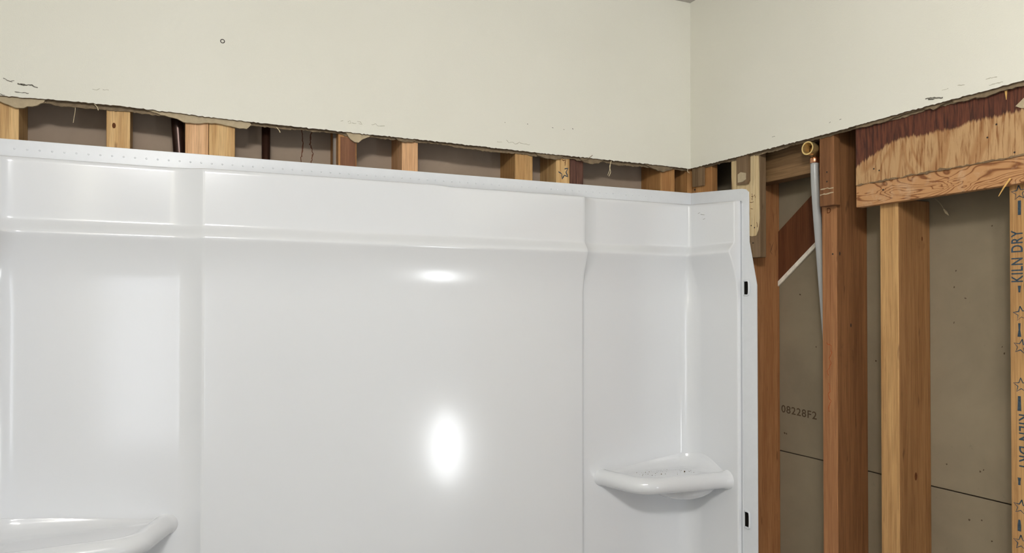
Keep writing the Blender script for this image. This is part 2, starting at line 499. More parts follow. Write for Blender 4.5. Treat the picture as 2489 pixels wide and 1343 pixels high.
scrap(wb_, [(330, 258), (420, 268), (520, 281), (600, 291), (611, 303), (600, 313), (582, 312), (560, 306), (530, 300), (505, 298), (486, 300), (462, 298), (445, 296), (430, 288), (400, 280), (372, 272)], PL, 'y', .005)
scrap(wb_, [(838, 318), (905, 326), (898, 332), (880, 339), (872, 346), (862, 345), (852, 338)], PL, 'y', .005)
scrap(wb_, [(955, 330), (1012, 337), (1008, 343), (985, 345), (968, 341)], PL, 'y', .004, 'paper')
scrap(wb_, [(1300, 368), (1370, 376), (1366, 384), (1350, 388), (1325, 384), (1308, 378)], PL, 'y', .004, 'paper')
scrap(wb_, [(1405, 380), (1470, 387), (1455, 397), (1440, 399), (1420, 394)], PL, 'y', .004, 'paper')
scrap(wb_, [(1560, 396), (1640, 404), (1632, 412), (1615, 417), (1590, 410)], PL, 'y', .004, 'paper')
scrap(wr_, [(2078, 303), (2160, 278), (2250, 254), (2300, 238), (2320, 240), (2300, 247), (2285, 256), (2268, 267), (2260, 263), (2230, 266), (2190, 280), (2150, 296), (2110, 306), (2082, 312)], PL, 'x', .004, 'paper')
scrap(wr_, [(2310, 236), (2400, 212), (2489, 190), (2489, 208), (2450, 216), (2420, 226), (2395, 236), (2370, 236), (2340, 246), (2318, 250)], PL, 'x', .004, 'paper')
scrap(wr_, [(2500, 236), (2488, 238), (2476, 250), (2468, 258), (2480, 262), (2500, 262)], SF - .002, 'x', .002)

def strokes(name, parent, lines, w, mat, axis, plane, label=None, jitter=1.2):
    nrm = (0, -1, 0) if axis == 'y' else (-1, 0, 0)
    bm = bmesh.new()
    for ln in lines:
        fine = []
        for (a, b_), (c, d) in zip(ln, ln[1:]):
            k = max(1, int(math.hypot(c - a, d - b_) / 4))
            for j in range(k):
                fine.append((a + (c - a) * j / k + random.gauss(0, jitter * .4), b_ + (d - b_) * j / k + random.gauss(0, jitter * .5)))
        fine.append(ln[-1])
        pts = [on_y(px, py, plane) if axis == 'y' else on_x(px, py, plane) for px, py in fine]
        add_ribbon(bm, pts, w, nrm)
    return tag(from_bm(name, bm, mat, parent), label)

strokes('scratch_mark', wb_, [[(8, 190), (22, 197), (35, 196)], [(22, 197), (30, 199)]], .0011, 'scratch', 'y', 0, 'grey scratch')
strokes('scratch_mark', wb_, [[(42, 203), (60, 206), (78, 208), (92, 213)], [(50, 205), (66, 207)]], .0022, 'scratch', 'y', 0, 'grey scratch')
strokes('scratch_mark', wb_, [[(36, 223), (70, 227)], [(0, 229), (12, 231)]], .0013, 'scratch', 'y', 0, 'grey scratch')
strokes('scratch_mark', wb_, [[(225, 217), (236, 219), (243, 215)], [(250, 218), (264, 219)]], .0010, 'scratch_faint', 'y', 0)
strokes('scratch_mark', wb_, [[(828, 294), (834, 293)], [(845, 297), (850, 293), (853, 299), (847, 300)], [(855, 298), (866, 300)], [(868, 294), (876, 297), (880, 303), (872, 300)], [(903, 304), (912, 301), (918, 306), (935, 306)]], .0012, 'scratch_faint', 'y', 0)
strokes('scratch_mark', wb_, [[(1208, 344), (1220, 345)], [(1230, 339), (1236, 346), (1246, 345), (1252, 350), (1262, 346), (1270, 349), (1288, 351)]], .0013, 'scratch_faint', 'y', 0)
strokes('scratch_mark', wr_, [[(2250, 240), (2266, 238), (2292, 237)], [(2256, 241), (2272, 240)]], .0019, 'scratch', 'x', 0, 'dark scratch')
strokes('scratch_mark', wr_, [[(2327, 208), (2345, 206)], [(2290, 219), (2305, 215)]], .0012, 'scratch_faint', 'x', 0)
strokes('scratch_mark', wr_, [[(2396, 192), (2424, 187)], [(2404, 207), (2438, 199)]], .0012, 'scratch_faint', 'x', 0)
strokes('scratch_mark', wr_, [[(1877, 334), (1884, 331)], [(2016, 298), (2019, 296)], [(2041, 291), (2045, 289)]], .0010, 'scratch', 'x', 0)
strokes('speck', wb_, [[(1226, 297), (1228, 298)], [(1281, 301), (1283, 302)], [(1370, 313), (1372, 315)], [(1392, 312), (1393, 314)], [(1343, 310), (1345, 311)]], .0014, 'scratch', 'y', 0)
# old anchor hole with a raised paint rim
c = on_y(541, 100, -0.0004)
bm = bmesh.new(); add_tube(bm, [c + Vector((math.cos(a) * .0037, 0, math.sin(a) * .0036)) for a in [2 * math.pi * k / 18 for k in range(19)]], .00075, 6, False)
tag(from_bm('anchor_hole', bm, 'nail', wb_, smooth=True), 'small ringed screw anchor hole')
# loose fibres along the torn edges
def fibre(parent, pts, axis, plane, r=.0006, mat='fibre'):
    bm = bmesh.new()
    add_tube(bm, catmull([on_y(p[0], p[1], plane) if axis == 'y' else on_x(p[0], p[1], plane) for p in pts], 5), r, 5)
    return from_bm('loose_fibre', bm, mat, parent)
fibre(wb_, [(229, 252), (236, 260), (239, 268)], 'y', .004, .0009)
fibre(wb_, [(181, 248), (183, 265), (180, 285), (178, 298)], 'y', .012, .0006)
fibre(wb_, [(1486, 391), (1482, 405), (1484, 418), (1480, 428)], 'y', .004, .0011)
fibre(wb_, [(1484, 400), (1481, 415), (1477, 426)], 'y', .003, .0008)
fibre(wb_, [(1395, 386), (1420, 388), (1432, 383), (1440, 377)], 'y', -.002, .0007, 'paper')
fibre(wb_, [(672, 309), (678, 316), (681, 322)], 'y', .006, .0009)
fibre(wb_, [(1673, 408), (1671, 416), (1676, 420)], 'y', .002, .0010)

# rear boards: the far side of the neighbouring rooms' drywall, seen between the studs
rb = tag(box_obj('wall_rear', XL - .1, 0.3, REARB, REARB + .0127, 0.0, CEIL, 'backing_dark', bev=0), 'dim brown rear board seen between the back studs', kind='structure')
strokes('drip_line', rb, [[(733, 305), (735, 330), (737, 350), (733, 375), (732, 398)]], .0024, 'walnut', 'y', REARB, jitter=2)
strokes('drip_line', rb, [[(757, 300), (756, 330), (754, 350), (760, 372), (757, 402)]], .0026, 'walnut', 'y', REARB, jitter=2.4)
rr = empty('wall_right_rear', (REAR, -0.9, 0)); tag(rr, 'grey paper rear boards seen between the right-hand studs', kind='structure')
JZ = CZ - 0.348
for q in ((2323, 657), (2318, 697), (2345, 724), (2435, 842), (2318, 783), (2410, 548), (2300, 1126), (2390, 1141), (2381, 1145), (2440, 858), (1983, 842), (1943, 715), (1906, 1050), (1911, 1052), (2127, 876), (2385, 1262), (2410, 1313), (2354, 1261)):
    w_ = random.choice((2, 3, 4)); strokes('stain_spot', rr, [[(q[0], q[1]), (q[0] + w_, q[1] + random.choice((1, 3)))]], .0030, 'ink_grey', 'x', REAR - .0001, None, .5)
box_obj('drywall_board', REAR, REAR + TH, -1.9, 0.12, JZ + .0012, CEIL, 'backing', rr, bev=.001)
box_obj('drywall_board', REAR, REAR + TH, -1.9, 0.12, 0.0, JZ - .0012, 'backing', rr, bev=.001)
tag(box_obj('joint_shade_strip', REAR + TH, REAR + TH + .004, -1.9, 0.12, JZ - .05, JZ + .05, 'void_shade', rr, bev=0), 'black strip painting the shade behind the board joint')  # added black strip, paints the shade seen through the joint

# ------------------------------------------------------------------ back wall studs
def stud_back(name, pxa, pxb, mat, label, x_shift=0.0, y0=SF, depth=None, py=400):
    xa = on_y(pxa, py, y0).x; xb = on_y(pxb, py, y0).x
    y1 = REARB - .0003 if depth is None else y0 + depth
    o = box_obj(name, xa, xb, y0, y1, 0.0, CEIL - .0005, mat)
    return tag(o, label, 'stud', 'studs behind the shower surround')
stud_back('wall_stud', -14, 45, 'pine', 'yellow pine stud at the far left above the surround')
sb = stud_back('wall_stud', 258, 316, 'pine', 'single yellow pine stud with a knotty streak, left of the thick dark pipe')
stud_back('wall_stud', 450, 506.5, 'pine_pink', 'pinkish stud right beside the thick dark pipe, left of its pair')
stud_back('wall_stud', 507.5, 571, 'pine', 'streaky yellow stud nailed to the pinkish one, right of the pair')
sd = stud_back('wall_stud', 822, 867, 'pine_orange', 'brown-faced stud beside the thin grey pipe')
se = stud_back('wall_stud', 977, 1016, 'pine_pink', 'clean pale orange stud right of the brown-faced one')
stud_back('wall_stud', 1252, 1295, 'pine_gold', 'golden stud with a dark streak, left of the star-stamped stud')
sg = stud_back('wall_stud', 1352, 1385, 'pine', 'pale stud stamped with a blue star')
stud_back('wall_stud', 1386, 1418, 'purple_brown', 'dark purple-brown stud hard against the star-stamped stud', y0=SF + .004)
stud_back('wall_stud', 1606, 1640, 'pine_orange', 'orange stud nearest the room corner on the back wall')
stud_back('wall_stud', 1671, 1699, 'pine_orange', 'corner stud of the back wall behind the grey lath scrap')
# brown stained face on stud D
xa = on_y(827, 380, SF).x; xb = on_y(864, 380, SF).x
tag(box_obj('stained_face', xa, xb, SF - .0012, SF, 1.4, CZ + .368, 'brown_stain', sd, bev=.0004), 'dark brown weathered skin')
# star stamp
c = on_y(1370, 418, SF)
star = []
for k in range(11):
    r = .0185 if k % 2 == 0 else .008
    a = math.pi + k * math.pi / 5
    star.append(c + Vector((math.cos(a) * r * .8, 0, math.sin(a) * r)))
bm = bmesh.new(); add_ribbon(bm, [star[i].lerp(star[i + 1], t) for i in range(0, 7) for t in (0, .5)] + [star[7]], .0024, (0, -1, 0))
tag(from_bm('star_stamp', bm, 'ink_blue', sg), 'blue-black star outline')
strokes('pencil_mark', sg, [[(1366, 388), (1374, 390), (1373, 403)]], .0016, 'ink_brown', 'y', SF)
bm = bmesh.new(); kc = on_y(277, 305, SF)
bmesh.ops.create_circle(bm, cap_ends=True, segments=12, radius=.0045, matrix=Matrix.Translation(kc + Vector((0, -.0003, 0))) @ Matrix.Rotation(math.pi / 2, 4, 'X') @ Matrix.Diagonal((.7, 1.2, 1, 1)))
tag(from_bm('knot', bm, 'ink_brown', sb), 'small brown knot')

# pipes in the back wall
def pipe(name, pts, r, mat, label):
    bm = bmesh.new(); add_tube(bm, pts, r, 20)
    o = from_bm(name, bm, mat, None, (pts[0][0], pts[0][1], min(p[2] for p in pts)), True)
    return tag(o, label, 'pipe')
def pz(px, py, y): return on_y(px, py, y)
a_, b_ = pz(430.5, 290, .055), pz(436, 370, .055)
d_ = (b_ - a_).normalized()
pipe('drain_vent_pipe', [a_ - d_ * .22, a_, b_, b_ + d_ * 0.9], .0118, 'iron', 'thick slanted dark iron pipe above the surround')
a_ = pz(646.5, 350, .058)
pipe('water_pipe', [(a_.x, a_.y, 0.9), (a_.x, a_.y, CEIL - .002)], .0088, 'copper', 'upright dark copper pipe between the paired studs and the thin grey pipe')
a_ = pz(814.5, 360, .04)
pipe('conduit', [(a_.x, a_.y, 0.9), (a_.x, a_.y, CEIL - .002)], .0048, 'conduit', 'thin grey upright pipe touching the brown-faced stud')

# ------------------------------------------------------------------ right wall studs (front faces look into the room)
def stud_right(name, pxa, pxb, mat, label, x0=SR, z0=0.0, z1=None, px_is=True):
    ya = on_x(pxa, 800, x0).y; yb = on_x(pxb, 800, x0).y
    o = box_obj(name, x0, REAR - .0003, yb, ya, z0, CEIL - .0005 if z1 is None else z1, mat)
    return tag(o, label, 'stud', 'studs of the right-hand wall')
yL = on_x(1896, 900, REAR).y
sL = box_obj('wall_stud', SR, REAR - .0003, yL, yL + .038, 0, CEIL - .0005, 'fir_light')
tag(sL, 'smooth brown stud right beside the edge of the white surround', 'stud', 'studs of the right-hand wall')
sM = stud_right('wall_stud', 1999, 2035, 'fir_light', 'reddish brown stud right of the milky tube, with a nailed strip on top')
sN = stud_right('wall_stud', 2140, 2185, 'pine_gold', 'golden stud under the left part of the plywood header', z1=CZ + 0.211)
yO = on_x(2455, 800, SR).y
sO = box_obj('wall_stud', SR, REAR - .0003, yO - .038, yO, 0, CZ + .211, 'pine_gold')
tag(sO, 'yellow stud with blue printed lettering at the right edge', 'stud', 'studs of the right-hand wall')
for st, mm in ((sM, 'fir'), (sN, 'pine_brown')):  # faces towards -y get a second, darker wood
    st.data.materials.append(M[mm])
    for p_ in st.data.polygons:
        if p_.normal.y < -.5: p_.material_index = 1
# furring strips nailed to the studs, flush behind the drywall
def furring(name, pxa, pxb, zb, mat, label, zt=None):
    ya = on_x(pxa, 450, SF).y; yb = on_x(pxb, 450, SF).y
    o = box_obj(name, SF, SR - .0002, yb, ya, zb, CZ + .46 if zt is None else zt, mat, bev=.0012)
    return tag(o, label, 'strip', 'furring strips under the drywall edge')
fk = furring('furring_strip', 1684, 1730, 0.9, 'pine_orange', 'orange strip in the room corner under the drywall edge')
fl = furring('furring_strip', 1777, 1847, CZ + .121, 'grey_wood', 'grey strip with pale bare wood, beside the top corner of the surround')
fm = furring('furring_strip', 1992, 2027, CZ + .2165, 'fir', 'short reddish strip nailed to the stud right of the brass elbow')
# pale bare patch where the weathered skin of the strip came off
pp = [(1778, 372), (1843, 352), (1845, 420), (1845, 470), (1846, 530), (1843, 558), (1838, 572), (1828, 574), (1812, 571), (1800, 560), (1790, 540), (1781, 470), (1778, 430)]
bm = bmesh.new(); add_prism(bm, [on_x(a, b_, SF - .0012) for a, b_ in pp], (.0011, 0, 0))
tag(from_bm('bare_wood_patch', bm, 'pale_wood', fl), 'pale bare wood face')
for nm, par, q in (('lath_scrap', fk, [(1682, 408), (1709, 401), (1709, 450), (1683, 454)]), ('lath_scrap', fl, [(1790, 376), (1819, 368), (1819, 438), (1815, 447), (1790, 449)])):
    bm = bmesh.new(); add_prism(bm, [on_x(a, b_, SF - .0075) for a, b_ in q], (.006, 0, 0))
    tag(from_bm(nm, bm, 'grey_wood', par), 'short grey lath scrap')
bm = bmesh.new(); add_prism(bm, [on_x(a, b_, SF - .0095) for a, b_ in [(1793, 424), (1800, 418), (1812, 420), (1812, 436), (1804, 442), (1793, 444)]], (.002, 0, 0))
tag(from_bm('plaster_dab', bm, 'scrap', fl), 'pale dab of plaster')
for q in ([(1994, 461), (2012, 457), (2026, 456)], [(1994, 473), (2012, 470), (2026, 467)]):
    strokes('scraped_line', fm, [q], .0020, 'scrap', 'x', SF, 'pale scraped line', 1.4)
for q in ([(1826, 478), (1834, 474), (1836, 480)], [(1822, 492), (1832, 490)], [(1824, 506), (1830, 508)], [(1828, 470), (1829, 486)], [(1840, 540), (1841, 552)]):
    strokes('rot_streak', fl, [q], .0012, 'ink_brown', 'x', SF - .0014, None, 1.6)
# nails and holes
def dots(name, par, pts, axis, plane, r, mat='nail'):
    for px, py in pts:
        p = on_y(px, py, plane) if axis == 'y' else on_x(px, py, plane)
        bm = bmesh.new()
        bmesh.ops.create_cone(bm, cap_ends=True, segments=10, radius1=r, radius2=r * .8, depth=.001,
            matrix=Matrix.Translation(p) @ (Matrix.Rotation(math.pi / 2, 4, 'X') if axis == 'y' else Matrix.Rotation(-math.pi / 2, 4, 'Y')))
        from_bm(name, bm, mat, par)
dots('nail_head', fm, [(2010, 418), (2010, 441)], 'x', SF, .0022)
dots('nail_head', fk, [(1689, 461)], 'x', SF, .0035)
dots('nail_head', fl, [(1826, 548), (1834, 553), (1830, 590)], 'x', SF - .0012, .0018)

# horizontal blocking at the top between the studs
bl = box_obj('blocking_board', SR + .012, SR + .05, on_x(1999, 400, SR).y + .0003, yL - .0003, CZ + .300, CZ + .44, 'block_h')
tag(bl, 'horizontal brown blocking board behind the brass elbow', 'board')

# diagonal brace let in near the rear board
def brace():
    x0, x1 = REAR - .0045, REAR - .0004
    a, b_ = on_x(1896, 558, x0), on_x(1972, 475, x0)
    c, d = on_x(1896, 681, x0), on_x(1979, 589, x0)
    e, f_ = on_x(1896, 693, x0), on_x(1979, 601, x0)
    ua = (b_ - a).normalized()
    P = [a - ua * .08, b_ + ua * .10, d + ua * .10, c - ua * .08]
    root = empty('diagonal_brace', (x0, P[0].y, P[3].z))
    bm = bmesh.new(); add_prism(bm, P, (x1 - x0, 0, 0))
    from_bm('brace_board', bm, 'brace', root, P[0])
    q = [c - ua * .08, d + ua * .10, f_ + ua * .10, e - ua * .08]
    q = [p - Vector((.0015, 0, 0)) for p in q]
    bm = bmesh.new(); add_prism(bm, q, (x1 - x0, 0, 0))
    tag(from_bm('painted_edge', bm, 'brace_white', root, q[0]), 'chipped white painted edge')
    tag(root, 'dark brown diagonal brace board with a white lower edge', 'brace')
brace()

# plywood header over the right studs
hx0, hx1 = SF, SR - .0003
hyl = on_x(2080, 480, hx0).y
hz0 = CZ + .2125 - .009
hd = empty('plywood_header', (hx0, hyl, hz0)); tag(hd, 'stained plywood header board spanning the studs under the drywall on the right', 'board')
HS = hz0 + .044
bm = bmesh.new(); add_box(bm, hx0, hx1, -1.15, hyl, HS - .0003, CZ + .46, .0012)
o = from_bm('veneer_face', bm, 'plywood', hd, (hx0, hyl, HS)); tag(o, 'veneer face with dark stain')
# lower strip: peeled back a little, with an uneven upper lip
bm = bmesh.new(); add_box(bm, hx0 + .0014, hx1, -1.15, hyl + .0003, hz0, HS, .0012)
o = from_bm('peeled_strip', bm, 'swirl', hd, (hx0, hyl, hz0)); tag(o, 'swirly grained lower strip')
bm = bmesh.new()
n = 90; up, lo = [], []
for i in range(n + 1):
    y = hyl - .0005 + (-.56) * i / n
    zt_ = HS + .0018 + random.gauss(0, .001) + .010 * sstep((i - 62) / 22)
    zb_ = HS - .0008 + random.gauss(0, .0009) + .008 * sstep((i - 62) / 22)
    up.append(bm.verts.new((hx0 - .0004, y, zt_))); lo.append(bm.verts.new((hx0 - .0010, y, zb_)))
for i in range(n): bm.faces.new((up[i], up[i + 1], lo[i + 1], lo[i]))
tag(from_bm('grey_tear_line', bm, 'grey_wood', hd), 'greyed tear line')
dots('nail_head', hd, [(2137, 414), (2124, 410), (2146, 461), (2400, 334), (2466, 370), (2422, 302)], 'x', hx0, .0018)
bm = bmesh.new()
add_tube(bm, [on_x(2456, 433, hx0 - .002), on_x(2440, 455, hx0 - .008), on_x(2427, 477, hx0 - .012)], [.0016, .0013, .0006], 6)
tag(from_bm('splinter', bm, 'straw', hd), 'straw-coloured splinter')
bm = bmesh.new(); add_tube(bm, [on_x(2445, 219, hx0 - .001), on_x(2446, 242, hx0 - .004)], [.0022, .0005], 6)
tag(from_bm('splinter', bm, 'straw', hd), 'straw-coloured splinter')

# a flake on a thread in the bay right of the golden stud
bm = bmesh.new()
add_tube(bm, catmull([on_x(2272, 482, REAR - .004), on_x(2285, 494, REAR - .012), on_x(2295, 509, REAR - .010)], 5), .0003, 5)
add_tube(bm, [on_x(2294, 508, REAR - .011), on_x(2300, 516, REAR - .011), on_x(2306, 523, REAR - .011)], [.0012, .0024, .0006], 6)
tag(from_bm('hanging_flake', bm, 'fibre', rr), 'white flake hanging on a thread')

# ------------------------------------------------------------------ printing on wood and board
def text_mesh(name, s, size, parent, mat, origin, xdir, ydir, label, sx=1.0):
    cu = bpy.data.curves.new('t', 'FONT'); cu.body = s; cu.size = size; cu.align_x = 'LEFT'; cu.align_y = 'BOTTOM'
    cu.space_character = 1.12; cu.offset = size * .014
    tmp = bpy.data.objects.new('t', cu); COL.objects.link(tmp)
    bpy.context.view_layer.update()
    dg = bpy.context.evaluated_depsgraph_get()
    me = bpy.data.meshes.new_from_object(tmp.evaluated_get(dg))
    bpy.data.objects.remove(tmp); bpy.data.curves.remove(cu)
    me.name = name
    me.materials.clear()
    xd, yd = Vector(xdir).normalized(), Vector(ydir).normalized()
    w_ = max(v.co.x for v in me.vertices)
    for v in me.vertices:
        v.co = Vector(origin) + xd * (v.co.x * sx) + yd * v.co.y
    o = link(name, me, mat, parent)
    return tag(o, label), w_
# rear board number 08228F2
o0 = on_x(1899, 1005, REAR - .0003); o1 = on_x(1992, 1026, REAR - .0003)
text_mesh('board_number', '08228F2', .025, rr, 'ink_grey', o0, o1 - o0, (0, 0, 1), 'printed number 08228F2', sx=(o1 - o0).length / (.025 * 7 * .585))
# KILN DRY stamps on the right-hand stud, reading upwards, then downwards
def star_at(c, r, bm, phase=0):
    pts = []
    for k in range(11):
        q = r if k % 2 == 0 else r * .42
        a = math.pi / 2 + phase + k * math.pi / 5
        pts.append(c + Vector((0, math.cos(a) * q, math.sin(a) * q)))
    add_ribbon(bm, pts, .0016, (-1, 0, 0))
xO = SR - .0003
za, zb = on_x(2480, 686, xO).z, on_x(2480, 546, xO).z
p = on_x(2494, 686, xO)
text_mesh('kiln_dry_stamp', 'KILN DRY', .026, sO, 'ink_blue', p, (0, 0, 1), (0, 1, 0), 'blue printed words KILN DRY', sx=(zb - za) / (.026 * 5.3))
za, zb = on_x(2480, 1003, xO).z, on_x(2480, 1152, xO).z
p = on_x(2469, 1003, xO)
text_mesh('kiln_dry_stamp', 'KILN DRY', .026, sO, 'ink_blue', p, (0, 0, -1), (0, -1, 0), 'blue printed words KILN DRY', sx=(za - zb) / (.026 * 5.3))
for px, py in ((2477, 468), (2482, 762), (2482, 842), (2482, 936), (2482, 1232), (2482, 1318)):
    bm = bmesh.new(); star_at(on_x(px, py, xO), .0125, bm, random.uniform(-.2, .2))
    from_bm('star_stamp', bm, 'ink_blue', sO)
for y0_, y1_ in ((487, 522), (694, 710), (785, 818), (962, 998), (1160, 1178), (1262, 1290)):
    bm = bmesh.new()
    add_ribbon(bm, [on_x(2478, y0_, xO), on_x(2478, (y0_ + y1_) / 2, xO), on_x(2478, y1_, xO)], .0045, (-1, 0, 0))
    from_bm('dash_stamp', bm, 'ink_blue', sO)
p = on_x(2009, 522, SR - .0003)
text_mesh('letter_stamp', 'D', .016, sM, 'ink_brown', p, (0, -1, 0), (0, 0, 1), 'faint brown stamped letter D')
strokes('crayon_scribble', sM, [[(2010, 832), (2020, 842), (2022, 855), (2016, 870), (2020, 885), (2012, 900), (2014, 912)], [(2014, 930), (2018, 945), (2013, 960), (2020, 975), (2014, 990), (2016, 1000)]], .0012, 'ink_red', 'x', SR, 'faint red crayon scribble', 2.5)
dots('nail_head', sM, [(2024, 617)], 'x', SR, .0022)
def side_dots(par, y, pts, r, mat):
    for px, py in pts:
        p = on_y(px, py, y)
        bm = bmesh.new()
        bmesh.ops.create_circle(bm, cap_ends=True, segments=12, radius=r, matrix=Matrix.Translation(p + Vector((0, -.0003, 0))) @ Matrix.Rotation(math.pi / 2, 4, 'X') @ Matrix.Diagonal((.6, 1.3, 1, 1)))
        tag(from_bm('knot', bm, mat, par), 'dark knot')
side_dots(sM, on_x(2035, 800, SR).y, [(2068, 790), (2041, 616)], .0032, 'nail')
side_dots(sN, on_x(2185, 800, SR).y, [(2226, 1157)], .0062, 'ink_brown')
side_dots(sN, on_x(2185, 800, SR).y, [(2241, 580)], .0034, 'ink_brown')
strokes('crack', sL, [[(1871, 590), (1874, 600), (1872, 612)], [(1880, 588), (1876, 602), (1873, 610), (1877, 618)]], .0008, 'nail', 'y', yL, 'small dark splits')

# ------------------------------------------------------------------ brass elbow and tube
ex = .030
e0 = on_x(1978, 363, ex)
elbow = empty('brass_elbow', e0)
tag(elbow, 'brass pipe elbow with an open round mouth, on top of the milky tube', 'pipe fitting')
bm = bmesh.new()
# body: horizontal barrel towards the room, hollow
def hollow(bm, p0, d, L, ro, ri, n=24):
    d = Vector(d).normalized(); u = d.orthogonal().normalized(); w = d.cross(u)
    prof = [(0, ro * .8), (L * .45, ro * .85), (L * .5, ro), (L, ro), (L, ri), (L * .1, ri * .9), (L * .08, 0.0001)]
    rings = [[bm.verts.new(p0 + d * t + (u * math.cos(a) + w * math.sin(a)) * r) for a in [2 * math.pi * k / n for k in range(n)]] for t, r in prof]
    for a, b_ in zip(rings, rings[1:]):
        for k in range(n): bm.faces.new((a[k], a[(k + 1) % n], b_[(k + 1) % n], b_[k]))
hollow(bm, e0 + Vector((.004, 0, 0)), (-1, -.12, .02), .026, .0148, .0118)
from_bm('mouth', bm, 'brass', elbow, smooth=False)
bm = bmesh.new()
add_tube(bm, [e0 + Vector((.006, 0, .004)), e0 + Vector((.004, 0, -.004)), e0 + Vector((.002, 0, -.020))], [.0125, .012, .0085], 20)
bmesh.ops.create_uvsphere(bm, u_segments=18, v_segments=12, radius=.0135, matrix=Matrix.Translation(e0 + Vector((.006, 0, 0))))
tag(from_bm('body', bm, 'brass_dark', elbow, smooth=True), 'brass body with shade put into its colour')
bm = bmesh.new(); add_box(bm, e0.x + .008, e0.x + .0135, e0.y - .022, e0.y + .006, e0.z - .008, e0.z + .018, .002)
tag(from_bm('mounting_ear', bm, 'brass_dark', elbow), 'brass ear plate with shade put into its colour')
bm = bmesh.new()
t0 = e0 + Vector((.002, 0, -.0175))
add_tube(bm, [t0, t0 + Vector((0, 0, -.002)), t0 + Vector((0, 0, -.0105)), t0 + Vector((0, 0, -.0125))], [.0088, .0098, .0098, .0088], 22)
tag(from_bm('crimp_ring', bm, 'copper_ring', elbow, smooth=True), 'copper crimp ring')
tt = t0 + Vector((0, 0, -.0125))
pts = [tt, on_x(1981, 440, .033), on_x(1986, 520, .040), on_x(1993, 610, .052), on_x(2000, 700, .066), on_x(2007, 790, .080), on_x(2012, 880, .090)]
pts.append(pts[-1] + Vector((0.002, -.004, -.30)))
bm = bmesh.new(); add_tube(bm, catmull(pts, 8), .0086, 20)
o = from_bm('water_tube', bm, 'pex', None, tt, True)
tag(o, 'milky white flexible water tube hanging from the brass elbow', 'tube')

# ------------------------------------------------------------------ shower surround
sur = empty('shower_surround', (-.762, 0.0, 0.0))
tag(sur, 'glossy white moulded shower wall surround with two corner shelves', 'shower surround')
ZT = .273; FY = .010; YF = -.183
def prof():
    L = [(ZT, -.0235), (ZT, -.012), (ZT, -.006), (ZT - .0008, -.003), (ZT - .0022, -.0010), (ZT - .0045, 0.0)]
    z = ZT - .010
    while z > .166: L.append((z, 0.0)); z -= .012
    # fillet into the sloped ledge, rounded nose, long cove below
    L += [(.1640, 0.0), (.1610, .0003), (.1590, .0009), (.1570, .0020), (.1545, .0038), (.1510, .0066), (.1475, .0094), (.1445, .0117), (.1420, .0133), (.1395, .0144), (.1370, .0149), (.1345, .0147)]
    for k in range(1, 27):
        s = k / 26.0
        L.append((.1345 - .1145 * s, -.010 + .0247 * (1 - s) ** 2))
    z = .01
    while z > -1.62: L.append((z, -.010)); z -= .03 if z > -.65 else .1
    L.append((-1.62, -.010))
    return L
PROF = prof()
MA, MB_ = -1.186, -.338          # proud middle panel between these
def midbump(x, z=0.0):
    wl = .042 + .020 * sstep((z - .06) / .08); wr = .014 + .028 * sstep((z - .06) / .08)
    if MA < x < MB_:
        e = min(x - MA, MB_ - x)
        return .0165 + .0006 * sstep(e / .005) + .0030 * math.sin(math.pi * (x - MA) / (MB_ - MA))
    t = (x - (MA - wl)) / wl if x <= MA else ((MB_ + wr) - x) / wr
    t = max(0, min(1, t))
    return .0165 * (0.12 * t + 0.88 * t ** 2.1)
def radius(z):
    return .012 + .034 * sstep((.128 - z) / .13)
def droop(y, z):
    k = max(0.0, min(1.0, -y / .19))
    return -.014 * k * sstep((z - .15) / .10)

XS = sorted(set([round(v, 5) for v in
    [-1.478 + .243 * i / 10 for i in range(11)] +
    [MA - .064 + .064 * i / 22 for i in range(23)] + [MA + .008 * i / 8 for i in range(9)] +
    [MA + .02 + (MB_ - MA - .04) * i / 40 for i in range(41)] +
    [MB_ - .008 + .008 * i / 8 for i in range(9)] + [MB_ + .044 * i / 22 for i in range(23)] +
    [-.075 - .215 * i / 8 for i in range(9)]]))
bm = bmesh.new(); grid = []
for z, off in PROF:
    r = radius(z); rl = .045 + .012 * sstep((.128 - z) / .13); row = []
    xr = -(.014 + off); xl = XL + .014 + off; ybc = -(.014 + off)
    def P(x, y): row.append(bm.verts.new((x, y, CZ + z + (droop(y, z) if x > -.7 else 0))))
    # left return, front to back
    P(XL + .002, YF); P(xl - .0025, YF); P(xl - .0008, YF + .0008); P(xl, YF + .0025)
    for i in range(8): P(xl, YF + .005 + (ybc - rl - YF - .005) * i / 8)
    for i in range(13):
        a = math.pi - (math.pi / 2) * i / 12
        P(xl + rl + rl * math.cos(a), ybc - rl + rl * math.sin(a))
    for x in XS:
        if xl + rl + .002 < x < xr - r - .002: P(x, ybc - midbump(x, z))
        else: P(min(max(x, xl + rl + .0005), xr - r - .0005), ybc)
    for i in range(13):
        a = math.pi / 2 - (math.pi / 2) * i / 12
        P(xr - r + r * math.cos(a), ybc - r + r * math.sin(a))
    for i in range(1, 13): P(xr, ybc - r + (YF + .005 - ybc + r) * i / 12)
    P(xr, YF + .0025); P(xr + .0008, YF + .0008); P(xr + .0025, YF); P(.0050, YF)
    grid.append(row)
for a, b_ in zip(grid, grid[1:]):
    for k in range(len(a) - 1):
        bm.faces.new((a[k], a[k + 1], b_[k + 1], b_[k]))
bmesh.ops.remove_doubles(bm, verts=bm.verts, dist=1e-6)
from_bm('wall_panel', bm, 'acrylic', sur, smooth=True)

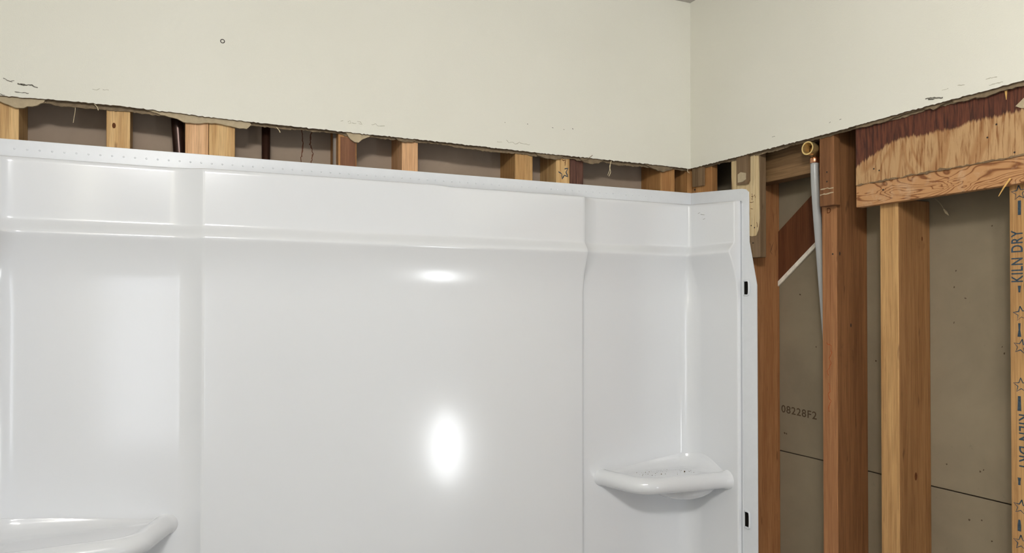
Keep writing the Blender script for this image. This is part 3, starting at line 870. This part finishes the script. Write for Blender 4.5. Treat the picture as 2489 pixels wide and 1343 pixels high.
# nailing flange on top of the back and of the right return
bm = bmesh.new()
add_box(bm, XL + .001, .0098, FY, FY + .0028, CZ + .262, CZ + .3065, .0006)
tag(from_bm('nailing_flange', bm, 'flange', sur), 'thin white flange strip')
bm = bmesh.new()
zt0, zt1 = CZ + .3062, CZ + .2895
poly = [(.0098, .0100, CZ + .262), (.0098, .0100, zt0), (.0098, -.183, zt1), (.0098, -.196, zt1 - .003), (.0098, -.206, zt1 - .011), (.0098, -.206, zt1 - .030), (.0098, -.190, zt1 - .036), (.0098, -.190, CZ + .247)]
add_prism(bm, poly, (.0028, 0, 0))
tag(from_bm('nailing_flange', bm, 'flange', sur), 'thin white flange strip of the return')
# row of small moulded dimples
bm = bmesh.new(); x = -1.5
while x < -.10:
    t = bmesh.ops.create_uvsphere(bm, u_segments=8, v_segments=5, radius=.0020, matrix=Matrix.Translation((x, FY + .0002, CZ + .2895)) @ Matrix.Diagonal((1, .55, 1, 1)))
    x += .0195
tag(from_bm('dimple_row', bm, 'flange', sur, smooth=True), 'row of tiny dimples', kind='stuff')

# side flange: groove, bead and a plate with snap slots
bm = bmesh.new()
zs = [CZ + .2545, 0.01]
gp = [(.0050, -.183), (.0050, -.1775), (.0078, -.1775), (.0078, -.186), (.0086, -.1885), (.0098, -.1893), (.0110, -.1885), (.0110, -.180)]
top = [bm.verts.new((x, y, zs[0])) for x, y in gp]; bot = [bm.verts.new((x, y, zs[1])) for x, y in gp]
for i in range(len(gp) - 1): bm.faces.new((top[i], top[i + 1], bot[i + 1], bot[i]))
tag(from_bm('edge_bead', bm, 'flange', sur), 'grooved vertical bead')
SLOTS = [(CZ + .034, CZ + .066), (CZ - .519, CZ - .483)]
def edge_y(z):
    return interp([(CZ - 2, -.2355), (CZ + .056, -.2335), (CZ + .160, -.2085), (CZ + .3, -.2075)], z)
zl = sorted([0.01, CZ - .8, CZ - .519, CZ - .483, CZ - .2, CZ + .034, CZ + .056, CZ + .066, CZ + .16, CZ + .2665])
bm = bmesh.new()
ycols = [lambda z: -.186, lambda z: -.1895, lambda z: -.2060, edge_y]
V = [[bm.verts.new((.0095, f(z), z)) for f in ycols] for z in zl]
for i in range(len(zl) - 1):
    for k in range(3):
        mid = (zl[i] + zl[i + 1]) / 2
        if k == 1 and any(a < mid < b_ for a, b_ in SLOTS): continue
        bm.faces.new((V[i][k], V[i][k + 1], V[i + 1][k + 1], V[i + 1][k]))
o = from_bm('side_flange', bm, 'flange', sur)
md = o.modifiers.new('thickness', 'SOLIDIFY'); md.thickness = .0022; md.offset = 0
tag(o, 'narrow vertical side flange with slots')
for a, b_ in SLOTS:
    bm = bmesh.new()
    pts = [(.0080, -.1915, b_ + .0008), (.0070, -.2055, b_ + .0008), (.0055, -.2100, b_ - .004), (.0050, -.2112, (a + b_) / 2), (.0055, -.2100, a + .004), (.0070, -.2055, a - .0015), (.0080, -.1915, a - .0015)]
    add_tube(bm, catmull(pts, 5), .0022, 8)
    tag(from_bm('slot_rim', bm, 'flange', sur, smooth=True), 'raised rim of a snap slot')
    bm = bmesh.new(); add_box(bm, .0125, .0130, -.208, -.187, a - .002, b_ + .002)  # thin sheet behind the slot, its black paints the shade in there
    tag(from_bm('slot_shade', bm, 'void_shade', sur), 'black sheet painting the shade inside a slot')

# corner shelves: moulded rim, tray, underside boss, flared ends
def shelf(name, mirror):
    X = lambda x: (-1.524 - x) if mirror else x
    bm = bmesh.new()
    zc = CZ - .4200
    A, B, C = Vector((-.276, .004, zc + .005)), Vector((-.228, -.112, zc)), Vector((-.004, -.143, zc + .003))
    # rim: two straight runs with a tight bend
    uA, uC = (A - B).normalized(), (C - B).normalized()
    r0, r1 = B + uA * .034, B + uC * .040
    path = [A.lerp(r0, t / 8) for t in range(8)]
    for t in range(9):
        q = t / 8; path.append(r0 * (1 - q) ** 2 + B * 2 * q * (1 - q) + r1 * q * q)
    path += [r1.lerp(C, t / 14) for t in range(1, 15)]
    path.append(C + Vector((.012, -.001, 0)))
    path.insert(0, A + Vector((-.003, .012, 0)))
    acc = [0.0]
    for a, b_ in zip(path, path[1:]): acc.append(acc[-1] + (b_ - a).length)
    rad = [.0200 + .009 * max(0, 1 - min(d, acc[-1] - d) / .030) ** 2 for d in acc]
    add_tube(bm, path, rad, 24)
    zt_, zb_ = CZ - .4062, CZ - .428
    tray = [A + Vector((0, .008, 0)), B, C + Vector((.008, 0, 0)), Vector((.008, .008, 0)), Vector((-.1, .010, 0))]
    add_prism(bm, [(p.x, p.y, zt_) for p in tray], (0, 0, zb_ - zt_))
    # cove that climbs the walls, highest in the corner
    R0 = .046; yw = -.004; xw = -.004
    cov = []
    n1 = 22
    for k in range(n1): cov.append(((-.272 + (xw - R0 + .272) * k / n1, yw), (0, -1)))
    for k in range(13):
        a = math.pi / 2 * (1 - k / 12)
        cov.append(((xw - R0 + R0 * math.cos(a), yw - R0 + R0 * math.sin(a)), (-math.cos(a), -math.sin(a))))
    for k in range(1, 13): cov.append(((xw, yw - R0 + (-.142 - yw + R0) * k / 12), (-1, 0)))
    rings = []
    m_ = len(cov)
    for k, ((x, y), (nx, ny)) in enumerate(cov):
        t = k / (m_ - 1)
        bell = math.sin(math.pi * min(1, t / .72) / 2) if t < .72 else math.cos((t - .72) / .28 * math.pi / 2)
        h = .006 + .032 * max(0, bell) ** 1.3
        d = .012 + .022 * max(0, bell)
        sec = [(-.008, zb_), (d, zb_), (d, zt_ + .0005), (d * .62, zt_ + h * .10), (d * .3, zt_ + h * .36), (d * .1, zt_ + h * .7), (0, zt_ + h), (-.008, zt_ + h)]
        rings.append([bm.verts.new((x + nx * o_, y + ny * o_, z)) for o_, z in sec])
    for a, b_ in zip(rings, rings[1:]):
        for q in range(8): bm.faces.new((a[q], a[(q + 1) % 8], b_[(q + 1) % 8], b_[q]))
    bm.faces.new(rings[0]); bm.faces.new(rings[-1][::-1])
    # shallow bowl under the tray
    bowl = bmesh.ops.create_uvsphere(bm, u_segments=32, v_segments=16, radius=1, matrix=Matrix.Translation((-.080, -.058, zb_)) @ Matrix.Rotation(math.radians(-38), 4, 'Z') @ Matrix.Diagonal((.090, .066, .047, 1)))
    for v in bowl['verts']: v.co.z = min(v.co.z, zb_ + .004)
    for v in bm.verts:
        if mirror: v.co.x += .024 * sstep((v.co.x + .09) / .09)
        v.co.x = X(min(v.co.x, .028 if mirror else .004)); v.co.y = min(v.co.y, .004)
    o = from_bm(name, bm, 'acrylic', sur, smooth=True)
    rm = o.modifiers.new('weld', 'REMESH'); rm.mode = 'VOXEL'; rm.voxel_size = .0020; rm.use_smooth_shade = True
    sm = o.modifiers.new('soften', 'SMOOTH'); sm.factor = .5; sm.iterations = 12
    return tag(o)
sh = shelf('corner_shelf', False); tag(sh, 'moulded corner shelf with rounded rim')
sh2 = shelf('corner_shelf', True); tag(sh2, 'moulded corner shelf with rounded rim')
# crumbs on the trays
bm = bmesh.new()
for i in range(46):
    x = random.uniform(-.20, -.05); y = -.03 - random.random() ** 2 * .06
    q = random.choice([.0004, .0005, .0008])
    bmesh.ops.create_icosphere(bm, subdivisions=1, radius=q, matrix=Matrix.Translation((x, y, CZ - .4058)))
for x, y, q in ((-.145, -.07, .0013), (-.075, -.07, .0019), (-.078, -.073, .0014)):
    bmesh.ops.create_icosphere(bm, subdivisions=1, radius=q, matrix=Matrix.Translation((x, y, CZ - .4053)))
tag(from_bm('shelf_crumbs', bm, 'dirt'), 'scattered brown crumbs on the right corner shelf', 'crumbs', kind='stuff')
# scuffs on the return
for ln in ([(1697, 518), (1702, 516)], [(1703, 521), (1713, 522)], [(1709, 533), (1714, 531)]):
    strokes('scuff', sur, [ln], .0009, 'scuff_grey', 'x', -.0143, 'small grey scuff')
